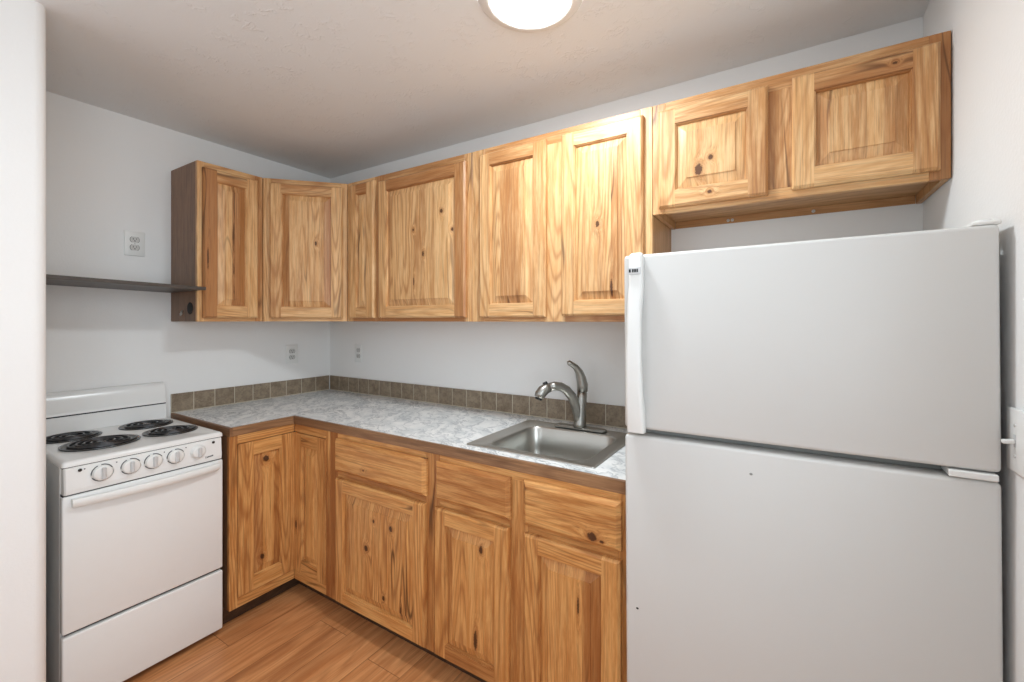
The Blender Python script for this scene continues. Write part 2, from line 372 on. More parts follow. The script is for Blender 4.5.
def door(parent, mat, x, z, w, h, yb, tints=(0, 0, 0, 0), strips=None, knots=(), pknots=(), sw=0.058, rw=0.057, t=0.022, name='door', S_=0.0075):
    """front faces -y; back of the door at y=yb. tints: left, right, bottom, top boards"""
    o_ = MB(); f = -t; e = -t+min(0.0095, S_)
    sl, sr, sb, st_ = rs(), rs(), rs(), rs()
    L = dict(seed=sl, axis=0, tint=tints[0]); R = dict(seed=sr, axis=0, tint=tints[1]); B = dict(seed=sb, axis=1, tint=tints[2]); T = dict(seed=st_, axis=1, tint=tints[3])
    P = lambda a, y, b: (a, y, b)
    def q(a, b, c, d, k): o_.quad([a, b, c, d], **k)
    # flat fronts
    q(P(S_, f, S_), P(sw, f, S_), P(sw, f, h-S_), P(S_, f, h-S_), L)
    q(P(w-sw, f, S_), P(w-S_, f, S_), P(w-S_, f, h-S_), P(w-sw, f, h-S_), R)
    q(P(sw, f, S_), P(w-sw, f, S_), P(w-sw, f, rw), P(sw, f, rw), B)
    q(P(sw, f, h-rw), P(w-sw, f, h-rw), P(w-sw, f, h-S_), P(sw, f, h-S_), T)
    # outer chamfers and edges
    q(P(0, e, 0), P(S_, f, S_), P(S_, f, h-S_), P(0, e, h), L); q(P(0, 0, 0), P(0, e, 0), P(0, e, h), P(0, 0, h), L)
    q(P(w, e, 0), P(w, e, h), P(w-S_, f, h-S_), P(w-S_, f, S_), R); q(P(w, 0, 0), P(w, 0, h), P(w, e, h), P(w, e, 0), R)
    for z0, zi, kk in ((0, S_, B), (h, h-S_, T)):
        q(P(0, e, z0), P(sw, e, z0), P(sw, f, zi), P(S_, f, zi), L)
        q(P(w-sw, e, z0), P(w, e, z0), P(w-S_, f, zi), P(w-sw, f, zi), R)
        q(P(sw, e, z0), P(w-sw, e, z0), P(w-sw, f, zi), P(sw, f, zi), kk)
        q(P(0, 0, z0), P(sw, 0, z0), P(sw, e, z0), P(0, e, z0), L)
        q(P(w-sw, 0, z0), P(w, 0, z0), P(w, e, z0), P(w-sw, e, z0), R)
        q(P(sw, 0, z0), P(w-sw, 0, z0), P(w-sw, e, z0), P(sw, e, z0), kk)
    # inner bead: step, then slope down to the panel groove
    def ring(i0, y0, i1, y1):
        a = (sw+i0, w-sw-i0, rw+i0, h-rw-i0); b = (sw+i1, w-sw-i1, rw+i1, h-rw-i1)
        q(P(a[0], y0, a[2]), P(b[0], y1, b[2]), P(b[0], y1, b[3]), P(a[0], y0, a[3]), L)
        q(P(a[1], y0, a[2]), P(a[1], y0, a[3]), P(b[1], y1, b[3]), P(b[1], y1, b[2]), R)
        q(P(a[0], y0, a[2]), P(a[1], y0, a[2]), P(b[1], y1, b[2]), P(b[0], y1, b[2]), B)
        q(P(a[0], y0, a[3]), P(b[0], y1, b[3]), P(b[1], y1, b[3]), P(a[1], y0, a[3]), T)
    ring(0, f, 0.0004, f+0.0045); ring(0.0004, f+0.0045, 0.0035, f+0.0045); ring(0.0035, f+0.0045, 0.006, f+0.012); ring(0.006, f+0.012, 0.006, -0.004)
    q(P(0, 0, 0), P(0, 0, h), P(w, 0, h), P(w, 0, 0), L)
    d = o_.build(name, mat, parent, loc=(x, yb, z))
    for i, kk in enumerate(knots): d['k%d' % (i+1)] = [float(v) for v in kk]
    # raised centre panel glued up from strips
    m = MB(); i = 0.0055
    a = (sw+i, w-sw-i, rw+i, h-rw-i); pw = a[1]-a[0]; sl_ = min(0.032, pw*0.3); g = f+0.0135; top = f+0.0015; st2 = f+0.0045
    b = (a[0]+sl_, a[1]-sl_, a[2]+min(0.032, (a[3]-a[2])*.3), a[3]-min(0.032, (a[3]-a[2])*.3))
    ra = [(a[0], g, a[2]), (a[1], g, a[2]), (a[1], g, a[3]), (a[0], g, a[3])]
    rb = [(b[0], st2, b[2]), (b[1], st2, b[2]), (b[1], st2, b[3]), (b[0], st2, b[3])]
    rc = [(b[0]+.0006, top, b[2]+.0006), (b[1]-.0006, top, b[2]+.0006), (b[1]-.0006, top, b[3]-.0006), (b[0]+.0006, top, b[3]-.0006)]
    m.loops([ra, rb, rc], cap1=True)
    if strips is None:
        n = max(1, round(pw/0.085)); strips = [(1.0+RNG.uniform(-.35, .35), RNG.uniform(-.45, .45)) for _ in range(n)]
    tot = sum(s_[0] for s_ in strips); acc = 0; cuts = []
    for s_ in strips[:-1]:
        acc += s_[0]/tot; cx = a[0]+acc*pw; cuts.append(cx)
        bmesh.ops.bisect_plane(m.bm, geom=list(m.bm.verts)+list(m.bm.edges)+list(m.bm.faces), plane_co=(cx, 0, 0), plane_no=(1, 0, 0))
    sds = [rs() for _ in strips]
    for fc in m.bm.faces:
        cx = fc.calc_center_median().x; j = sum(cx > c for c in cuts)
        m.setf([fc], seed=sds[j], axis=0, tint=strips[j][1])
    pnl = m.build('raised_panel', mat, d)
    for i_, kk in enumerate(pknots): pnl['k%d' % (i_+1)] = [float(v) for v in kk]
    return d

def drawer_front(parent, mat, x, z, w, h, yb, tint=0, knots=(), t=0.022):
    m = MB(); c = 0.013; e = -t+0.0125
    r0 = [(0, 0, 0), (w, 0, 0), (w, 0, h), (0, 0, h)]; r1 = [(0, e, 0), (w, e, 0), (w, e, h), (0, e, h)]
    r2 = [(c, -t+.0008, c), (w-c, -t+.0008, c), (w-c, -t+.0008, h-c), (c, -t+.0008, h-c)]; k = c+.0012
    r3 = [(k, -t, k), (w-k, -t, k), (w-k, -t, h-k), (k, -t, h-k)]
    m.loops([r0, r1, r2, r3], cap0=True, cap1=True, seed=rs(), axis=1, tint=tint)
    d = m.build('drawer_front', mat, parent, loc=(x, yb, z))
    for i, kk in enumerate(knots): d['k%d' % (i+1)] = [float(v) for v in kk]
    return d

ZB, ZT = 1.3969, 2.1909          # wall cabinets
DU = 0.3006; F = 0.019           # front of the wall face frames, frame thickness
D0, D1 = 1.416, 2.160            # wall cabinet doors
G = 0.0015                       # hairline between neighbouring cabinets

def carcass(parent, mats, x0, x1, z0, z1, depth, bottom_in=0.0, shelf=False):
    """box of a wall cabinet in local coordinates (wall at y=0, front at y=-depth); separate body parts"""
    y0 = -(depth-F)-0.0005; th = 0.016
    for nm, xa, xb, mt in (('side_panel', x0, x0+th, mats[0]), ('side_panel', x1-th, x1, mats[1])):
        m = MB(); m.box(xa, xb, y0, -0.001, z0, z1, bevel=0.0008, seed=rs(), axis=0); m.build(nm, mt, parent)
    m = MB(); m.box(x0+th+.0005, x1-th-.0005, y0, -0.001, z0+bottom_in, z0+bottom_in+0.012, seed=rs(), axis=1); m.build('bottom_panel', TANW, parent)
    m = MB(); m.box(x0+th+.0005, x1-th-.0005, y0, -0.001, z1-0.012, z1-0.0005, seed=rs(), axis=1); m.build('top_panel', TANW, parent)
    m = MB(); m.box(x0+th+.0005, x1-th-.0005, -0.007, -0.0015, z0+bottom_in+0.0125, z1-0.0125, seed=rs(), axis=0); m.build('back_panel', TANW, parent)

# --- wall cabinet above the range side (faces +x)
yl0, yl1 = -0.9179, -0.6093
t = thing('wall_cabinet', 'narrow wall cabinet on the left wall with dark brown bare side panel facing the range', 'cabinet', (0.0, yl0, 0.0), PI/2, 'hickory wall cabinets')
w_ = yl1-yl0-G
carcass(t, (SIDEW, TANW), 0, w_, ZB, ZT, DU, 0.012)
frame(t, WOOD, [(0, 0.03, ZB, ZT, 0, -.5), (w_-0.038, w_, ZB, ZT, 0, .3), (0.03, w_-0.038, ZB, ZB+.035, 1, -.3), (0.03, w_-0.038, ZT-.045, ZT, 1, .1)], -DU, -(DU-F))
dk = door(t, WOOD, 0.019, D0, 0.256, 0.746, -DU-.0008, tints=(.55, .3, -.1, .4), strips=[(1.25, -.75), (.22, 1.6), (.55, .75), (.5, .6)])
dk['k1'] = [0.018, 0.30, 0.004, 14.0]
m = MB()   # oval knockout and caulk smear on the side panel
el = [(-0.0015, 0.0, 0.0)]
lo_ = lambda r, dx: [(dx, -0.226+0.030*r*math.cos(2*PI*i/24), 1.463+0.030*r*math.sin(2*PI*i/24)) for i in range(24)]
m.loops([lo_(1, -0.0003), lo_(1, -0.002), lo_(.93, -0.002)], cap1=True); m.build('oval_plug', RUBBER, t)
m = MB(); m.tube([(-0.002, -0.118, 1.438), (-0.004, -0.128, 1.428), (-0.003, -0.138, 1.436), (-0.002, -0.140, 1.452), (-0.003, -0.132, 1.446), (-0.002, -0.126, 1.438)], 0.0034, 6); m.build('caulk_smear', CAULK, t)

# --- diagonal corner wall cabinet
cc = 0.6093
t = thing('corner_wall_cabinet', 'diagonal corner wall cabinet with one door facing across the room corner', 'cabinet', (0, 0, 0), 0, 'hickory wall cabinets')
for nm, za, zb_ in (('bottom_panel', ZB+.012, ZB+.024), ('top_panel', ZT-.012, ZT-.0005)):
    m = MB(); lp = [(0.001, -0.001), (0.001, -cc+.0005), (DU-.015, -cc+.0005), (cc-.0005, -DU+.015), (cc-.0005, -0.001)]
    m.loops([[(x, y, za) for x, y in lp], [(x, y, zb_) for x, y in lp]], cap0=True, cap1=True, seed=rs(), axis=1); m.build(nm, TANW, t)
for bx in ((0.001, DU-.016, -cc+.0003, -cc+.012, ZB, ZT), (cc-.012, cc-.0003, -DU+.016, -0.001, ZB, ZT)):
    m = MB(); m.box(*bx, seed=rs()); m.build('side_panel', TANW, t)
fw = (cc-DU)*math.sqrt(2)
fr = frame(t, WOOD, [(0.001, 0.042, ZB, ZT, 0, .35), (fw-.034, fw-.001, ZB, ZT, 0, .2), (0.042, fw-.034, ZB, ZB+.035, 1, -.2), (0.042, fw-.034, ZT-.045, ZT, 1, .2)], 0, F)
fr.location = (DU, -cc, 0); fr.rotation_euler = (0, 0, PI/4)
d = door(t, WOOD, 0, D0, 0.374, 0.748, 0, tints=(-.35, -.2, -.3, .35), strips=[(.5, .2), (.9, .1), (1.1, .25), (.8, -.1)], pknots=[(.235, .42, .006, 2.0)])
d.location = (DU+0.038*math.cos(PI/4)+.0008*.7, -cc+0.038*math.sin(PI/4)-.0008*.7, D0); d.rotation_euler = (0, 0, PI/4)

# --- wall cabinets along the back wall
xa, xb, xc, xd, xe = 0.6093, 0.866, 1.522, 2.3635, WX-.003
t = thing('wall_cabinet', 'slimmest wall cabinet with a single narrow door, beside the diagonal corner cabinet', 'cabinet', (xa, 0, 0), 0, 'hickory wall cabinets')
w_ = xb-xa-G; carcass(t, (TANW, TANW), 0, w_, ZB, ZT, DU, 0.012)
frame(t, WOOD, [(0.001, 0.05, ZB, ZT, 0, .3), (w_-0.022, w_, ZB, ZT, 0, .6), (0.05, w_-0.022, ZB, ZB+.035, 1, .6), (0.05, w_-0.022, ZT-.045, ZT, 1, .3)], -DU, -(DU-F))
door(t, WOOD, 0.650-xa, D0, 0.206, 0.752, -DU-.0008, tints=(.1, -.2, .2, .5), strips=[(1, .3)], sw=.06)
t = thing('wall_cabinet', 'wall cabinet with one wide knotty door between slim cabinet and two-door cabinet', 'cabinet', (xb, 0, 0), 0, 'hickory wall cabinets')
w_ = xc-xb-G; carcass(t, (TANW, TANW), 0, w_, ZB, ZT, DU, 0.012)
frame(t, WOOD, [(0, 0.05, ZB, ZT, 0, .5), (w_-0.045, w_, ZB, ZT, 0, .35), (0.05, w_-0.045, ZB, ZB+.035, 1, .9), (0.05, w_-0.045, ZT-.045, ZT, 1, .95)], -DU, -(DU-F))
bx0 = 0.893
door(t, WOOD, bx0-xb, D0, 0.601, 0.736, -DU-.0008, tints=(-.1, .1, .4, .45), strips=[(.55, .55), (.9, -.1), (1.3, -.45), (1.2, -.5), (1.4, -.4)], sw=.062,
     pknots=[(1.158-bx0, 1.862-D0, .006, 1.4), (1.226-bx0, 1.736-D0, .007, 1.8), (1.348-bx0, 1.934-D0, .009, 1.2), (1.162-bx0, 1.60-D0, .004, 6), (1.41-bx0, 1.84-D0, .006, 1.5)])
t = thing('wall_cabinet', 'two-door wall cabinet at the end of the tall row, above the sink beside the refrigerator', 'cabinet', (xc, 0, 0), 0, 'hickory wall cabinets')
w_ = xd-xc-G; carcass(t, (TANW, TANW), 0, w_, ZB, ZT, DU, 0.012)
frame(t, WOOD, [(0, 0.07, ZB, ZT, 0, .35), (w_-0.045, w_, ZB, ZT, 0, -.6), (1.905-xc, 2.005-xc, ZB, ZT-.05, 0, -.35), (0.07, 1.905-xc, ZB, ZB+.035, 1, .1), (2.005-xc, w_-.045, ZB, ZB+.035, 1, .3), (0.07, w_-0.045, ZT-.05, ZT, 1, -.1)], -DU, -(DU-F))
door(t, WOOD, 1.577-xc, D0, 0.346, 0.744, -DU-.0008, tints=(-.6, .1, -.4, .1), strips=[(.8, -.4), (1.1, -.3), (.8, -.2), (.6, -.6)])
dx0 = 1.996
door(t, WOOD, dx0-xc, D0+.006, 0.336, 0.738, -DU-.0008, tints=(-.55, -.7, -.5, -.6), strips=[(.7, .1), (.8, -.1), (.8, .1), (.9, -.2)],
     pknots=[(2.155-dx0, 1.771-D0, .008, 1.6), (2.212-dx0, 1.519-D0, .005, 7)])
# --- short cabinet over the refrigerator
ZF = 1.7898
t = thing('wall_cabinet', 'short two-door wall cabinet mounted over the refrigerator, against the right wall', 'cabinet', (xd, 0, 0), 0, 'hickory wall cabinets')
w_ = xe-xd; carcass(t, (TANW, TANW), 0, w_, ZF, ZT, DU, 0.028)
frame(t, WOOD, [(0, 0.045, ZF, ZT, 0, -.4), (w_-0.045, w_, ZF, ZT, 0, .35), (2.72-xd, 2.815-xd, ZF+.035, ZT-.05, 0, .2), (0.045, w_-.045, ZF, ZF+.035, 1, -.3), (0.045, w_-0.045, ZT-.05, ZT, 1, .15)], -DU, -(DU-F))
fx = 2.389
door(t, WOOD, fx-xd, 1.806, 0.347, 0.350, -DU-.0008, tints=(-.35, .5, -.2, .3), strips=[(.9, -.45), (1.2, -.5), (.9, -.45)], pknots=[(2.565-fx, 1.958-1.806, .008, 1.1), (2.526-fx, 1.922-1.806, .012, 1.8)], knots=[(2.562-fx, 1.840-1.806, .008, .8)])
fx = 2.801
door(t, WOOD, fx-xd, 1.812, 0.345, 0.348, -DU-.0008, tints=(-.35, .35, -.25, .15), strips=[(.7, .1), (1.2, -.05), (.6, -.3), (.9, .05)], knots=[(3.05-fx, 2.128-1.812, .006, .7)])
for px_ in (2.60, 2.585, 2.87):
    m = MB(); m.lathe([(0.006, 0), (0.006, .002), (.001, .003)], 10, Matrix.Translation((px_-xd, -0.008, ZF+.012)) @ Matrix.Rotation(PI/2, 4, 'X')); m.build('screw', SCREW, t)
m = MB(); m.box(0.018, w_-.018, -.0075, -.0072+.0002, ZF-.0, ZF+.0275, seed=rs(), axis=1); m.build('hanging_rail', TANW, t)

# ------------------------------------------------------------------ base cabinets
BD = 0.6213; ZC0 = 0.8745; ZK = 0.0825; yE = -0.9195; KD = 0.556
t = thing('corner_base_cabinet', 'L-shaped corner base cabinet with two folding doors meeting in the inner corner, beside the range', 'cabinet', (0, 0, 0), 0, 'hickory base cabinets')
m = MB(); m.box(0.002, BD-F, yE, yE+.016, ZK, ZC0-.001, seed=rs()); m.build('side_panel', SIDEW, t)
m = MB(); m.box(0.9195-.016, .9195-.0005, -BD+F, -.002, ZK, ZC0-.001, seed=rs()); m.build('side_panel', TANW, t)
m = MB(); lp = [(0.002, -0.002), (0.002, yE+.017), (BD-F-.001, yE+.017), (BD-F-.001, -BD+F+.001), (.9025, -BD+F+.001), (.9025, -.002)]
m.loops([[(x, y, ZK+.001) for x, y in lp], [(x, y, ZK+.018) for x, y in lp]], cap0=True, cap1=True, seed=rs()); m.build('bottom_panel', TANW, t)
m = MB(); lp = [(KD, yE), (KD, -KD), (.9195-.0005, -KD), (.9195-.0005, -KD+.014), (KD-.014, -KD+.014), (KD-.014, yE)]
m.loops([[(x, y, 0.0005) for x, y in lp], [(x, y, ZK-.0005) for x, y in lp]], cap0=True, cap1=True, seed=rs(), axis=1); m.build('toe_kick', TOEW, t)
# left leg frame (faces +x): local x = world y - yE
L_ = -yE-BD
fr = frame(t, WOODB, [(0, .034, ZK, ZC0, 0, .35), (.034, L_, .835, ZC0, 1, -.35), (.034, L_, ZK, .128, 1, -.45)], -BD, -(BD-F))
fr.location = (0, yE, 0); fr.rotation_euler = (0, 0, PI/2)
fr = frame(t, WOODB, [(BD+.0005, .887, .835, ZC0, 1, .25), (BD+.0005, .887, ZK, .128, 1, .1), (.887, .919, ZK, ZC0, 0, .1)], -BD, -(BD-F))
d = door(t, WOODB, 0, .131, .2625, .701, 0, S_=.0015, tints=(.3, .1, -.1, -.35), strips=[(.7, .25), (.9, .1), (.6, .35)], sw=.066, rw=.062, pknots=[(-.760+.884, .735-.131, .014, 1.0), (-.778+.884, .270-.131, .009, 1.4)])
d.location = (BD-.017, yE+.0355, .131); d.rotation_euler = (0, 0, PI/2)
d = door(t, WOODB, BD+.003, .131, .2625, .701, -BD+.017, S_=.0015, tints=(.1, .45, .1, .75), strips=[(1, .2)], sw=.064, rw=.062, knots=[(.022, .366-.131, .007, 3.2)])

def base_cab(label, x0, x1, boards, doors, drawers):
    t = thing('base_cabinet', label, 'cabinet', (x0, 0, 0), 0, 'hickory base cabinets'); w = x1-x0-G
    for a in (0, w-.016):
        m = MB(); m.box(a, a+.016, -(BD-F)-.0005, -.002, ZK, ZC0-.001, seed=rs()); m.build('side_panel', TANW, t)
    m = MB(); m.box(.0165, w-.0165, -(BD-F)-.0005, -.002, ZK+.001, ZK+.017, seed=rs(), axis=1); m.build('bottom_panel', TANW, t)
    m = MB(); m.box(0, w, -KD, -KD+.014, .0005, ZK-.0005, seed=rs(), axis=1); m.build('toe_kick', TOEW, t)
    frame(t, WOODB, [(a-x0, min(b-x0, w), c, d_, e, f_) for a, b, c, d_, e, f_ in boards], -BD, -(BD-F))
    for k in doors: k = dict(k); k['x'] -= x0; door(t, WOODB, yb=-BD-.0008, **k)
    for k in drawers: k = dict(k); k['x'] -= x0; drawer_front(t, WOODB, yb=-BD-.0008, **k)
    return t
d0 = .098
base_cab('base cabinet with widest drawer over one wide knotty door, next to the corner base cabinet', .9195, 1.5865,
    [(.9195, .978, ZK, ZC0, 0, .1), (1.54, 1.5865, ZK, ZC0, 0, .1), (.978, 1.54, .842, ZC0, 1, .3), (.978, 1.54, .668, .71, 1, .1), (.978, 1.54, ZK, .115, 1, .2)],
    [dict(x=.986, z=d0, w=.562, h=.573, tints=(-.25, -.2, -.3, -.3), strips=[(.6, .45), (1.0, -.2), (.9, -.1), (1.0, -.2), (1.0, -.3)],
          pknots=[(1.204-.986, .404-d0, .011, 1.2), (1.36-.986, .526-d0, .009, 1.4), (1.253-.986, .534-d0, .006, 1.3), (1.316-.986, .222-d0, .008, 1.3), (1.42-.986, .20-d0, .004, 6)])],
    [dict(x=.976, z=.701, w=.578, h=.150, tint=.6, knots=[(1.187-.976, .742-.701, .005, .8)])])
base_cab('base cabinet with two drawer fronts and two doors, directly below the sink', 1.5865, 2.3765,
    [(1.5865, 1.615, ZK, ZC0, 0, .1), (1.945, 2.02, ZK, .842, 0, -.1), (2.345, 2.375, ZK, ZC0, 0, .3), (1.615, 2.345, .842, ZC0, 1, .75), (1.615, 1.945, .668, .71, 1, 0), (2.02, 2.345, .668, .71, 1, .1), (1.615, 1.945, ZK, .115, 1, .2), (2.02, 2.345, ZK, .115, 1, .2)],
    [dict(x=1.603, z=d0, w=.348, h=.575, tints=(.1, -.3, -.3, .25), strips=[(1.0, -.1), (1.2, -.05)], pknots=[(1.834-1.603, .568-d0, .008, 1.6), (1.809-1.603, .232-d0, .008, 4.5)]),
     dict(x=2.015, z=d0, w=.342, h=.577, tints=(.25, .1, .1, .3), strips=[(1, -.1), (1.1, -.05), (.8, .3)], pknots=[(.205, .40, .0035, 9.0)])],
    [dict(x=1.606, z=.703, w=.349, h=.148, tint=.2), dict(x=2.011, z=.701, w=.347, h=.152, tint=.35, knots=[(2.268-2.011, .730-.701, .017, .75), (2.30-2.011, .722-.701, .007, .6)])])

# ------------------------------------------------------------------ countertop
ZC = 0.9145; TH = 0.038; tf = 0.0125
xs = [0.001, BD-.0085, 1.745, 2.225, 2.3775]; ys = [yE+tf, -BD+.0085, -.540, -.125, -.001]
m = MB(); vt = {}
def gv(i, j, z):
    k = (i, j, z)
    if k not in vt: vt[k] = m.bm.verts.new((xs[i], ys[j], z))
    return vt[k]
cells = []
for i in range(4):
    for j in range(4):
        if (j == 0 and i > 0) or (i == 2 and j == 2): continue
        cells.append((i, j))
z0, z1 = ZC-TH, ZC
for i, j in cells:
    for z in (z0, z1): m.bm.faces.new([gv(i, j, z), gv(i+1, j, z), gv(i+1, j+1, z), gv(i, j+1, z)])
    for di, dj, a, b in ((-1, 0, (i, j), (i, j+1)), (1, 0, (i+1, j), (i+1, j+1)), (0, -1, (i, j), (i+1, j)), (0, 1, (i, j+1), (i+1, j+1))):
        if (i+di, j+dj) not in cells: m.bm.faces.new([gv(*a, z0), gv(*b, z0), gv(*b, z1), gv(*a, z1)])
ct = m.build('countertop', MARBLE); tag(ct, 'L-shaped grey and white marble-look countertop with wood front edge', 'countertop')
m = MB(); xi = BD-.0085+.0003; yi = -BD+.0085-.0003; e1 = .0125
m.box(0.001, xi+e1, yE, yE+tf-.0003, ZC-TH-.002, ZC, bevel=.0012, seed=rs(), axis=1, tint=.3)
m2 = MB(); m2.box(0, yi-e1-yE-tf, -e1, 0, ZC-TH-.002, ZC, bevel=.0012, seed=rs(), axis=1)
m2.build('edge_trim', TRIMW, ct, loc=(xi, yE+tf, 0), rotz=PI/2, weld=False)['label'] = 'brown wood front edge of the short leg'
m.box(xi, 2.3775, yi-e1, yi, ZC-TH-.002, ZC, bevel=.0012, seed=rs(), axis=1, tint=.2)
et = m.build('edge_trim', TRIMW, ct, weld=False); et['label'] = 'brown wood front edge'

# ------------------------------------------------------------------ tile backsplash (one row of tiles with grout)
def splash(name, label, length, n, loc, rotz):
    g_ = 0.0035; h = 0.099; m = MB(); p = length/n
    for i in range(n):
        m.box(i*p+g_/2, (i+1)*p-g_/2, -.0085, -.001, g_, h, bevel=.001, seed=rs())
    o = m.build(name, SLATE, None, loc=loc, rotz=rotz, weld=False); tag(o, label, 'backsplash')
    m = MB(); m.box(0.0, length, -.0068, -.0006, 0.0, h-.0012); m.box(0.0, length, -.0105, -.0068, 0.0, .004, bevel=.001); m.build('grout', GROUT, o, weld=False)
    return o
splash('tile_backsplash', 'row of nine square brown tiles along the left wall behind the range-side counter', 0.909, 9, (0.0, -.9195, ZC+.0008), PI/2)
splash('tile_backsplash', 'long row of brown tiles along the back wall behind the sink', 2.366, 23, (0.0105, 0.0, ZC+.0008), 0)

# ------------------------------------------------------------------ sink and faucet
t = thing('sink', 'square stainless steel drop-in sink set in the countertop', 'sink', (0, 0, ZC), 0)
m = MB(); ox = (1.702, 2.246, -.570, -.086); ix = (1.768, 2.190, -.525, -.165); z = .0004
def rl(e, r, zz): return rrect(ox[0]+e, ox[1]-e, ox[2]+e, ox[3]-e, r, zz)
def il(e, r, zz): return rrect(ix[0]+e, ix[1]-e, ix[2]+e, ix[3]-e, r, zz)
m.loops([rl(0, .012, z), rl(.0015, .0115, z+.0035), rl(.005, .011, z+.0045), rl(.010, .011, z+.0045), rl(.016, .012, z+.0022)] +
        [il(-.006, .062, z+.0015), il(0, .058, z-.0005), il(.004, .055, z-.006), il(.010, .052, -.09), il(.016, .05, -.138), il(.026, .042, -.152), il(.045, .03, -.157), il(.15, .02, -.160)], cap1=True, smooth=True)
m.build('basin', STEEL, t, sharp=40)
m = MB(); m.lathe([(.001, -.1588), (.02, -.1588), (.030, -.1575), (.042, -.1565), (.044, -.159)], 28, Matrix.Translation((1.985, -.345, 0)), cap0=True); m.build('drain', CHROMET, t)
t = thing('faucet', 'brushed nickel pull-out faucet with a tall lever handle behind the sink', 'faucet', (1.992, -.125, ZC+.0062), 0)
zz = 0.0
m = MB()
m.loops([rrect(-.125, .125, -.027, .027, .026, 0), rrect(-.125, .125, -.027, .027, .026, .004), rrect(-.118, .118, -.021, .021, .0205, .008)], cap0=True, cap1=True, smooth=True); m.build('deck_plate', NICKEL, t, sharp=40)
dv = Vector((-.60, -.80, 0))
pt = lambda s, zq: tuple(dv*s*(.84 if s > 0 else 1)+Vector((0, 0, zq*1.04)))
m = MB(); m.tube([pt(0, .0082), pt(0, .02), pt(-.004, .08), pt(-.008, .125), pt(-.012, .155)], [.031, .027, .0245, .0235, .0225], 20, up=Vector((0.8, -.6, 0))); m.build('body', NICKEL, t)
m = MB(); m.tube([pt(.004, .02), pt(.012, .06), pt(.026, .10), pt(.048, .138), pt(.080, .168), pt(.115, .184), pt(.150, .189), pt(.180, .183)], [.021, .0215, .0215, .021, .020, .0192, .019, .020], 18, up=Vector((0.8, -.6, 0)))
m.build('spout', NICKEL, t)
m = MB(); m.tube([pt(.181, .1828), pt(.195, .181), pt(.215, .172), pt(.232, .156), pt(.238, .145)], [.0205, .0225, .0245, .0235, .021], 18, up=Vector((0.8, -.6, 0)))
hd = m.build('spray_head', NICKEL, t)
m = MB(); m.tube([pt(.2385, .1435), pt(.242, .136)], [.0165, .015], 14, up=Vector((0.8, -.6, 0))); m.build('nozzle', BLACK, hd)
m = MB(); m.tube([pt(.192, .203), pt(.212, .1965)], [.0075, .0075], 10, sx=1.2, up=Vector((0.8, -.6, 0))); m.build('spray_button', DARKG, hd)
m = MB(); m.tube([pt(-.012, .157), pt(-.013, .185), pt(-.006, .215), pt(.006, .242), pt(.026, .264), pt(.050, .277), pt(.068, .284), pt(.074, .285)], [.022, .0225, .0205, .0165, .0125, .0105, .0100, .005], 16, sx=1.1, up=Vector((0.8, -.6, 0)))
m.build('lever_handle', NICKEL, t)

# ------------------------------------------------------------------ refrigerator
fx0, fx1, fy = 2.391, 3.163, -.680
t = thing('refrigerator', 'large white top-freezer refrigerator standing against the right wall', 'refrigerator', (fx0, fy, 0), 0)
t.rotation_euler = (0, math.radians(-.36), 0)     # leans a little on its feet
w = fx1-fx0
m = MB(); m.box(.006, w-.006, .068, .665, .03, 1.580, bevel=.006, seg=2); m.build('cabinet_body', FRIDGE, t)
m = MB(); m.box(.016, w-.016, .0555, .0675, .115, 1.565); m.build('gasket', GASKET, t)
m = MB(); m.box(0, w, 0, .055, 1.093, 1.590, bevel=.010, seg=4); fd = m.build('freezer_door', FRIDGE, t, sharp=60)
m = MB(); m.box(0, w, 0, .055, .095, 1.074, bevel=.010, seg=4); rd = m.build('refrigerator_door', FRIDGE, t, sharp=60)
m = MB(); m.box(.02, w-.02, .03, .064, .012, .088, bevel=.003)
for i in range(5): m.box(.05, w-.05, .026, .030, .02+i*.013, .026+i*.013)
m.build('toe_grille', WPLAST, t, weld=False)
for xk, zl in ((.05, .0), (w-.08, -.0050)):
    for yk in (.10, .60):
        m = MB(); m.lathe([(.018, .0008+zl), (.018, .012), (.01, .0125), (.01, .032)], 14, Matrix.Translation((xk, yk, 0)), cap0=True, cap1=True); m.build('foot', RUBBER, t)
# freezer handle: top block, then a bar bowed away from the door
secs = [(1.594, .043, .014, -.004, .03), (1.592, .043, .030, -.020, .03), (1.584, .043, .038, -.030, .03), (1.50, .043, .038, -.032, .02), (1.485, .042, .039, -.033, .012), (1.45, .041, .039, -.038, -.008), (1.40, .040, .039, -.042, -.016), (1.30, .039, .041, -.045, -.018), (1.20, .039, .045, -.042, -.014), (1.14, .040, .048, -.037, -.002), (1.115, .040, .049, -.033, .01), (1.088, .040, .050, -.028, .01)]
m = MB(); lps = []
for z, xcn, wd, yf, yb_ in secs:
    r = min(.009, (yb_-yf)*.4, wd*.4)
    pts = [(p[0], p[1], z) for p in rrect(xcn-wd/2, xcn+wd/2, yf, min(yb_, -.0005) if yb_ > -.0005 else yb_, min(r, (min(yb_, -.0005)-yf)*.45), 0, 4)]
    lps.append(pts)
m.loops(lps, cap0=True, cap1=True, smooth=True); hdl = m.build('door_handle', WPLAST, fd, sharp=50)
m = MB(); m.box(.025, .060, -.0352, -.0325, 1.530, 1.550, bevel=.0005); bd = m.build('badge', KGREY, hdl)
m = MB()
for a, b in ((.0275, .0330), (.0365, .0400), (.0410, .0445), (.0455, .0490), (.0500, .0535)): m.box(a, b, -.0357, -.0353, 1.536, 1.545)
m.build('badge_mark', BLACK, bd, weld=False)
